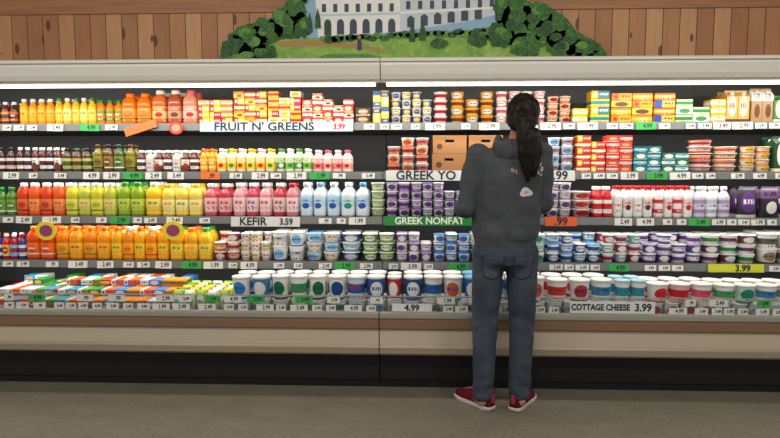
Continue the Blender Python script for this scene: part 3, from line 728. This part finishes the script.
for (u, v) in [(414, 34), (424, 33), (332, 34), (322, 20), (314, 24)]:
    poly([(u-3, v+8), (u-2.5, v-2), (u, v-12), (u+2.5, v-2), (u+3, v+8)], 1, 11)
poly([(360.5, 50), (360.8, 43), (361, 39.5), (364, 39.5), (364.4, 43), (364.6, 50)], 8, 11)
blob(362.5, 37.5, 1.7, 2, 6, 12, 12)
me = bpy.data.meshes.new("mural_panel"); bm.to_mesh(me); bm.free()
for m in mm: me.materials.append(m)
mo = link(bpy.data.objects.new("mural_panel", me))
setattrs(mo, "painted cutout board of a white building among green trees", "mural")

# ------------------------------------------------------------ person
class Vol:
    def __init__(s): s.bm = bmesh.new()
    def rings(s, rs):
        bm = s.bm; prev = None; first = None
        for r in rs:
            cur = [bm.verts.new(p) for p in r]
            if prev:
                n = len(cur)
                for i in range(n): bm.faces.new((prev[i], prev[(i+1) % n], cur[(i+1) % n], cur[i]))
            else: first = cur
            prev = cur
        bm.faces.new(first); bm.faces.new(prev)
    def seg(s, p0, p1, r0, r1, n=16):
        p0, p1 = Vector(p0), Vector(p1); d = (p1-p0).normalized()
        a = d.orthogonal().normalized(); b = d.cross(a); rs = []
        def ring(c, r): return [c+a*(r*math.cos(2*math.pi*i/n))+b*(r*math.sin(2*math.pi*i/n)) for i in range(n)]
        for t in (-85, -60, -35, -12): t = math.radians(t); rs.append(ring(p0+d*r0*math.sin(t), r0*math.cos(t)))
        for t in (12, 35, 60, 85): t = math.radians(t); rs.append(ring(p1+d*r1*math.sin(t), r1*math.cos(t)))
        s.rings(rs)
    def chain(s, pts, rs, n=16):
        for i in range(len(pts)-1): s.seg(pts[i], pts[i+1], rs[i], rs[i+1], n)
    def ell(s, c, r, R=None):
        rr = bmesh.ops.create_icosphere(s.bm, subdivisions=3, radius=1)
        for v in rr['verts']:
            q = Vector((v.co.x*r[0], v.co.y*r[1], v.co.z*r[2]))
            if R: q = R @ q
            v.co = q+Vector(c)
    def loft(s, L, n=28, p=2.3):
        rs = []
        for (cx, cy, cz, rx, ry) in L:
            ring = []
            for i in range(n):
                t = 2*math.pi*i/n; c, q = math.cos(t), math.sin(t); k = 1/((abs(c)**p+abs(q)**p)**(1/p))
                ring.append(Vector((cx+rx*k*c, cy+ry*k*q, cz)))
            rs.append(ring)
        s.rings(rs)
    def done(s, name, vox, sm, mat, disp=None):
        bmesh.ops.recalc_face_normals(s.bm, faces=s.bm.faces[:])
        me = bpy.data.meshes.new(name); s.bm.to_mesh(me); s.bm.free()
        o = bpy.data.objects.new("tmp", me); COL.objects.link(o)
        m = o.modifiers.new("r", 'REMESH'); m.mode = 'VOXEL'; m.voxel_size = vox; m.use_smooth_shade = True
        q = o.modifiers.new("s", 'SMOOTH'); q.factor = .5; q.iterations = sm
        bpy.context.view_layer.update()
        out = bpy.data.meshes.new_from_object(o.evaluated_get(bpy.context.evaluated_depsgraph_get()))
        bpy.data.objects.remove(o)
        if disp:
            ns = [v.normal.copy() for v in out.vertices]
            for v, nn in zip(out.vertices, ns): v.co += nn*disp(v.co)
        out.materials.clear(); out.materials.append(mat)
        for f in out.polygons: f.use_smooth = True
        out.name = name
        return out

LS, RS = (-.150, -.005, 1.375), (.185, 0, 1.385)
LE, RE = (-.222, -.035, 1.095), (.195, .03, 1.125)
LW, RW = (-.215, .20, 1.085), (.11, .235, 1.20)
HC = Vector((.083, .02, 1.572)); HR = Euler((math.radians(-18), math.radians(4), math.radians(-14))).to_matrix()
def hp(x, y, z): return HC+HR @ Vector((x, y, z))

def hand(V, w, d, nrm, side):
    w = Vector(w); d = Vector(d).normalized(); nrm = Vector(nrm); nrm = (nrm-d*nrm.dot(d)).normalized(); ac = d.cross(nrm)*side
    L = [.040, .045, .042, .034]
    for i in range(4):
        o = (1.5-i)*.0185
        base = w+d*.082+ac*o-d*abs(o)*.25
        V.seg(w+ac*o*.55+d*.005, base, .0135, .0105, 10)
        p = base
        for k, f in enumerate((1, .62, .5)):
            ang = math.radians(28*(k+1))
            dr = d*math.cos(ang)+nrm*math.sin(ang)
            q = p+dr*L[i]*f
            V.seg(p, q, .0092-k*.0008, .0084-k*.0008, 10); p = q
    t0 = w+d*.022+ac*.026; t1 = t0+(d*.55+ac*.7+nrm*.35).normalized()*.038; t2 = t1+(d*.85+ac*.3+nrm*.4).normalized()*.030
    V.seg(t0, t1, .0125, .0105, 10); V.seg(t1, t2, .0102, .008, 10)

M_skin = fabric("skin", (196, 146, 116), (176, 124, 98), 12, .05, 200)
V = Vol()
V.loft([(0, 0, .80, .10, .08), (0, 0, .86, .15, .105), (0, 0, .93, .150, .11), (.005, 0, 1.03, .135, .095), (.012, .0, 1.15, .145, .10), (.018, 0, 1.28, .155, .105), (.022, 0, 1.35, .160, .095), (.03, 0, 1.41, .11, .07), (.045, .0, 1.46, .06, .055)])
V.chain([(.05, 0, 1.41), hp(0, -.01, -.06)], [.055, .052])
for hx, kx, ax in ((-.082, -.10, -.115), (.085, .098, .087)):
    V.chain([(hx, 0, .87), (kx, .015, .50), (kx+.2*(ax-kx), -.012, .38), (ax, -.02, .10)], [.086, .055, .052, .036])
    V.seg((ax, -.035, .05), (ax+(-.05 if hx < 0 else .04), .11, .035), .035, .028)
V.chain([LS, LE], [.050, .038]); V.chain([LE, LW], [.037, .026])
V.chain([RS, RE], [.050, .038]); V.chain([RE, RW], [.037, .026])
hand(V, LW, (.25, 1, .15), (1, -.1, .2), 1); hand(V, RW, (-.3, 1, .2), (-1, -.2, .1), -1)
V.ell(hp(0, -.01, .02), (.074, .092, .098), HR); V.ell(hp(0, .02, -.05), (.055, .065, .055), HR)
V.seg(hp(0, .088, -.005), hp(0, .105, -.03), .008, .013, 10)
V.ell(hp(0, .085, -.062), (.022, .008, .006), HR); V.ell(hp(0, .083, -.074), (.019, .009, .006), HR)
V.ell(hp(0, .07, -.095), (.025, .018, .016), HR)
for s_ in (-1, 1):
    V.ell(hp(s_*.079, -.002, -.01), (.010, .018, .030), HR)
    V.seg(hp(s_*.014, .086, .022), hp(s_*.044, .078, .022), .008, .007, 8)
body = bpy.data.objects.new("person", V.done("person", .0055, 3, M_skin)); link(body)
setattrs(body, "person standing in grey hoodie, jeans and maroon sneakers, dark ponytail", "person")
for s_ in (-1, 1):
    bm = bmesh.new(); bmesh.ops.create_icosphere(bm, subdivisions=2, radius=.011)
    e = link(bpy.data.objects.new("eye", mesh_of(bm, "eye", pm((235, 230, 226), .2, name="eye_white"), True)), body); e.location = hp(s_*.03, .077, .006)
    bm = bmesh.new(); bmesh.ops.create_icosphere(bm, subdivisions=2, radius=.005)
    q = link(bpy.data.objects.new("iris", mesh_of(bm, "iris", pm((50, 30, 20), .2, name="iris"), True)), e); q.location = HR @ Vector((0, .0075, 0))

def folds(amp, seed, low=.35):
    """soft diagonal cloth folds, strongest at elbows and above the hem"""
    def f(c):
        side = 1 if c.x > .01 else -1
        a = noise.noise(Vector((c.x*7+c.z*5*side, c.y*5, c.z*6-c.x*5*side+seed)))
        b = noise.noise(Vector((c.x*16+c.z*13*side, c.y*11, c.z*15+seed*2)))
        k = low+.9*max(0, 1-abs(c.z-1.01)/.09)+.8*max(0, 1-abs(c.z-1.12)/.12)*(1 if abs(c.x) > .16 else .1)+.4*max(0, 1-abs(c.z-1.34)/.08)*(1 if abs(c.x-.02) > .11 else 0)
        return amp*k*(a+.45*b)
    return f
V = Vol()
V.loft([(.0, 0, .880, .156, .115), (.0, 0, .892, .164, .122), (.0, 0, .93, .165, .123), (.0, 0, .94, .171, .130), (.002, 0, .975, .180, .138), (.006, 0, 1.08, .170, .132), (.012, -.005, 1.18, .170, .130), (.018, -.008, 1.27, .178, .128), (.02, -.005, 1.345, .180, .116),
        (.026, -.003, 1.39, .155, .096), (.038, 0, 1.425, .105, .080), (.048, 0, 1.46, .070, .066)])
V.chain([LS, LE], [.066, .056]); V.chain([LE, (LE[0]*.3+LW[0]*.7, LE[1]*.3+LW[1]*.7, LE[2]*.3+LW[2]*.7)], [.056, .044])
V.seg((LW[0], LW[1]-.06, LW[2]), (LW[0], LW[1]-.015, LW[2]), .038, .036)
V.chain([RS, RE], [.066, .056]); V.chain([RE, (RW[0]*.7+RE[0]*.3, RW[1]*.7+RE[1]*.3, RW[2]*.7+RE[2]*.3)], [.056, .044])
V.seg(Vector(RW)-Vector((-.02, .05, .02)), Vector(RW)-Vector((-.005, .015, .005)), .038, .036)
M_hood = fabric("hoodie_fleece", (66, 70, 74), (84, 88, 92), 14, .4, 260)
hme = V.done("hoodie", .0075, 6, M_hood, folds(.016, 3))
hoodie = link(bpy.data.objects.new("hoodie", hme), body); hoodie["label"] = "dark grey pullover hoodie with print on the back"
V = Vol()
R1 = Euler((math.radians(22), 0, 0)).to_matrix()
V.ell((.040, -.088, 1.385), (.116, .042, .066), R1)
V.chain([(-.055, -.06, 1.42), (-.045, .0, 1.465), (-.02, .05, 1.45)], [.036, .026, .022]); V.chain([(.140, -.06, 1.42), (.135, .0, 1.465), (.115, .05, 1.45)], [.036, .026, .022])
V.chain([(-.05, -.075, 1.415), (.045, -.10, 1.41), (.135, -.075, 1.415)], [.036, .042, .036])
hood = link(bpy.data.objects.new("hood", V.done("hood", .007, 5, M_hood, folds(.016, 9, .6))), hoodie)
V = Vol()
V.loft([(.0, .0, .80, .146, .12), (0, -.005, .85, .170, .130), (0, 0, .90, .162, .122), (0, 0, .935, .150, .112)])
V.chain([(-.086, -.004, .85), (-.100, .012, .52), (-.104, -.008, .35), (-.108, -.018, .085)], [.094, .074, .066, .060])
V.chain([(.088, -.004, .85), (.100, .012, .52), (.094, -.008, .35), (.088, -.018, .085)], [.094, .074, .066, .060])
def jf(c):
    k = .35+1.3*max(0, 1-abs(c.z-.47)/.10)+2.0*max(0, 1-(c.z-.03)/.20)+.5*max(0, 1-abs(c.z-.74)/.05)
    s = 1 if c.x > 0 else -1
    return .006*k*(noise.noise(Vector((c.x*8, c.y*8, c.z*20+c.x*8*s)))+.5*noise.noise(Vector((c.x*20+c.z*12, c.y*20, c.z*34))))
M_jean = fabric("dark_denim", (44, 51, 62), (80, 89, 102), 8, .35, 300)
jme = V.done("jeans", .0075, 5, M_jean, jf)
jeans = link(bpy.data.objects.new("jeans", jme), body); jeans["label"] = "dark blue straight jeans with back pockets"

def bvh(me): return BVHTree.FromPolygons([v.co.copy() for v in me.vertices], [tuple(p.vertices) for p in me.polygons])
bt_h, bt_j = bvh(hme), bvh(jme)
def drape(bt, me, off=.003):
    for v in me.vertices:
        h = bt.ray_cast(Vector((v.co.x, -1, v.co.z)), Vector((0, 1, 0)))
        if h[0] is not None: v.co.y = h[0].y-off
def patch(bt, outline, mat, name, parent, off=.003, n=10):
    bm = bmesh.new(); g = []
    for j in range(n+1):
        row = []
        for i in range(n+1):
            a, c = outline(i/n, j/n); row.append(bm.verts.new((a, 0, c)))
        g.append(row)
    for j in range(n):
        for i in range(n): bm.faces.new((g[j][i], g[j][i+1], g[j+1][i+1], g[j+1][i]))
    me = bpy.data.meshes.new(name); bm.to_mesh(me); bm.free(); me.materials.append(mat)
    drape(bt, me, off)
    for f in me.polygons: f.use_smooth = True
    return link(bpy.data.objects.new(name, me), parent)
M_jean2 = fabric("denim_pocket", (56, 64, 76), (92, 101, 114), 9, .3, 350)
for cx in (-.080, .080):
    def ol(i, j, cx=cx):
        hw = .052*(.80+.20*j); z = .745+.110*j-(.018*(1-abs(2*i-1)))*(1-j)
        return (cx+(i-.5)*2*hw, z)
    def ol2(i, j, cx=cx):
        hw = .055*(.80+.20*j); z = .741+.116*j-(.019*(1-abs(2*i-1)))*(1-j)
        return (cx+(i-.5)*2*hw, z)
    pk = patch(bt_j, ol, M_jean2, "pocket", jeans, .005)
    st = patch(bt_j, ol2, pm((28, 32, 38), .9, name="seam_thread"), "pocket_seam", jeans, .0035)
M_pw = pm((214, 212, 208), .8, name="print_white"); M_pr = pm((206, 150, 154), .8, name="print_pink")
def strokes(lst, mat, name, w=.004):
    bm = bmesh.new()
    for pts in lst:
        P = []
        for a, b in zip(pts, pts[1:]):
            m = max(2, int(math.dist(a, b)/.004))
            P += [(a[0]+(b[0]-a[0])*i/m, a[1]+(b[1]-a[1])*i/m) for i in range(m)]
        P.append(pts[-1])
        prev = None
        for i, p in enumerate(P):
            q = P[min(i+1, len(P)-1)]; o = P[max(i-1, 0)]
            d = Vector((q[0]-o[0], q[1]-o[1])).normalized(); nx, nz = -d.y*w, d.x*w
            c = (bm.verts.new((p[0]+nx, 0, p[1]+nz)), bm.verts.new((p[0]-nx, 0, p[1]-nz)))
            if prev: bm.faces.new((prev[0], c[0], c[1], prev[1]))
            prev = c
    me = bpy.data.meshes.new(name); bm.to_mesh(me); bm.free(); me.materials.append(mat); drape(bt_h, me, .005)
    return link(bpy.data.objects.new(name, me), hoodie)
strokes([[(.146, 1.325), (.150, 1.342), (.156, 1.320), (.164, 1.335)], [(.163, 1.31), (.160, 1.292), (.172, 1.298), (.170, 1.315), (.163, 1.31)], [(.142, 1.298), (.146, 1.278), (.154, 1.285)], [(.155, 1.27), (.166, 1.278)]], M_pw, "back_lettering", .003)
strokes([[(.000, 1.29), (.006, 1.31), (.012, 1.285), (.018, 1.305)], [(.022, 1.292), (.03, 1.30), (.026, 1.28), (.036, 1.284)]], M_pr, "back_lettering", .0022)
def flower(i, j, cx=.080, cz=1.185):
    r = j*(.026+.004*math.cos(3*2*math.pi*i+1)); a = 2*math.pi*i
    return (cx+r*1.25*math.cos(a), cz+r*.9*math.sin(a))
patch(bt_h, flower, M_pw, "back_emblem", hoodie, .005, 20)
def flower2(i, j): return flower(i, j*.35)
patch(bt_h, flower2, M_pr, "back_emblem_center", hoodie, .007, 12)

def strandy(c):
    return .007*noise.noise(Vector((c.x*60, c.y*60, c.z*6)))+.005*noise.noise(Vector((c.x*140, c.y*140, c.z*9)))
M_hair = fabric("dark_hair", (16, 12, 11), (34, 25, 22), 60, .2, 220); M_hair.node_tree.nodes['Principled BSDF'].inputs['Roughness'].default_value = .45
V = Vol()
V.ell(hp(0, -.018, .030), (.086, .094, .098), HR); V.ell(hp(0, -.04, -.025), (.078, .066, .072), HR); V.ell(hp(0, -.06, -.05), (.058, .05, .05), HR)
hair = link(bpy.data.objects.new("hair", V.done("hair", .006, 3, M_hair, strandy)), body)
V = Vol()
b0 = hp(0, -.098, -.02)
V.chain([b0, b0+Vector((.0, -.03, -.03)), Vector((.088, -.152, 1.45)), Vector((.092, -.156, 1.38)), Vector((.090, -.158, 1.31)), Vector((.084, -.158, 1.245))], [.032, .042, .052, .048, .034, .009])
V.chain([Vector((.056, -.135, 1.48)), Vector((.058, -.155, 1.39)), Vector((.066, -.16, 1.285))], [.03, .030, .009])
V.chain([Vector((.120, -.135, 1.48)), Vector((.127, -.15, 1.39)), Vector((.112, -.158, 1.27))], [.028, .028, .008])
pt = link(bpy.data.objects.new("ponytail", V.done("ponytail", .005, 2, M_hair, strandy)), hair)
tie = lathe("hair_tie", [(.031, -.007), (.036, -.004), (.037, 0), (.036, .004), (.031, .007)], pm((60, 40, 50), .8, name="elastic"), 20)
t_ = link(bpy.data.objects.new("hair_tie", tie), hair); t_.location = b0+Vector((0, -.008, -.010)); t_.rotation_euler = (math.radians(55), 0, 0)

M_mar = fabric("maroon_mesh", (112, 16, 34), (76, 10, 24), 20, .4, 260)
M_sole = pm((206, 196, 194), .5, name="white_rubber")
SH_L = [(-.125, .020), (-.118, .030), (-.09, .037), (-.04, .038), (.02, .042), (.07, .048), (.11, .044), (.14, .028), (.150, .012)]
def shoe(loc, ang, lb):
    V = Vol()
    H = {-.125: .055, -.118: .082, -.09: .098, -.04: .10, .02: .082, .07: .062, .11: .052, .14: .042, .150: .034}
    rs = []
    for y, hw in SH_L:
        h = H[y]; r = []
        for i in range(18):
            t = 2*math.pi*i/18; c, s = math.cos(t), math.sin(t)
            zz = .018+.006*s if s < 0 else .018+(h-.018)*s
            k = hw*.95*(1 if s < .0 else (1-.28*s*s))
            r.append(Vector((k*math.copysign(abs(c)**.8, c), y*.985, zz)))
        rs.append(r)
    V.rings(rs)
    V.seg((0, -.062, .075), (0, -.058, .100), .044, .042)
    up = link(bpy.data.objects.new("sneaker", V.done("sneaker", .0045, 3, M_mar)), body)
    up["label"] = lb
    up.location = loc; up.rotation_euler = (0, 0, ang)
    bm = bmesh.new(); ol = [(hw*1.04, y) for y, hw in SH_L]+[(-hw*1.04, y) for y, hw in reversed(SH_L)]
    lv = []
    for z, k in ((.0005, .95), (.006, 1.0), (.018, 1.02), (.023, .98)): lv.append([bm.verts.new((x*k, y*k, z+(.006 if y > .12 or y < -.11 else 0)*(z < .004))) for x, y in ol])
    n = len(ol)
    for a, b in zip(lv, lv[1:]):
        for i in range(n): bm.faces.new((a[i], a[(i+1) % n], b[(i+1) % n], b[i]))
    bm.faces.new(lv[0]); bm.faces.new(lv[-1])
    link(bpy.data.objects.new("sole", mesh_of(bm, "sole", M_sole)), up)["label"] = "white rubber sole"
    bm = bmesh.new(); box_bm(bm, -.011, .011, -.134, -.124, .045, .095, .003)
    link(bpy.data.objects.new("heel_tab", mesh_of(bm, "heel_tab", pm((150, 50, 64), .6, name="heel_tab"))), up)
    for i in range(4):
        y = .0+i*.022; z = .093-i*.008
        bm = bmesh.new(); box_bm(bm, -.020, .020, y-.003, y+.003, z-.002, z+.003, .002)
        link(bpy.data.objects.new("lace", mesh_of(bm, "lace", pm((150, 90, 96), .7, name="lace"))), up)
shoe((-.143, .035, 0), math.radians(40), "maroon running sneaker turned outward")
shoe((.114, .035, 0), math.radians(-32), "maroon running sneaker turned slightly outward")
body.location = (.628, 3.025, 0)

# ------------------------------------------------------------ lights
def area(name, loc, rot, sxz, syz, e, col=(1, 1, 1)):
    l = bpy.data.lights.new(name, 'AREA'); l.shape = 'RECTANGLE'; l.size = sxz; l.size_y = syz; l.energy = e; l.color = col
    o = bpy.data.objects.new(name, l); COL.objects.link(o); o.location = loc; o.rotation_euler = rot
    return o
area("canopy_lamp", (-.15, 3.47, 1.80), (math.radians(22), 0, 0), 5.9, .03, 24, (1, .96, .89))
for k in 'ABCD':
    s = SH[k]
    area("shelf_lamp", (-.15, s['y']+.01, s['z']-.04), (math.radians(10), 0, 0), 5.9, .02, 7, (1, .96, .89))
for x in (-2.6, 0, 2.6):  # unseen overhead lamps, added as frontal fill for the product fronts
    bx_ = bx("ceiling_fill_lamp", x-.6, x+.6, .35, .65, 3.93, 3.999, pm((235, 235, 230), .5, emis=1.5, name="fill_lamp_diffuser"), None, .01)
    setattrs(bx_, "added rectangular ceiling fill lamp with white diffuser", "ceiling lamp", "added ceiling fill lamps")
    area("ceiling_fill_light", (x, .5, 3.9), (math.radians(28), 0, 0), 1.2, .5, 54, (1, .94, .86))
w = bpy.data.worlds.new("world"); scene.world = w; w.use_nodes = True
w.node_tree.nodes['Background'].inputs[0].default_value = (1, .96, .91, 1)
w.node_tree.nodes['Background'].inputs[1].default_value = .52
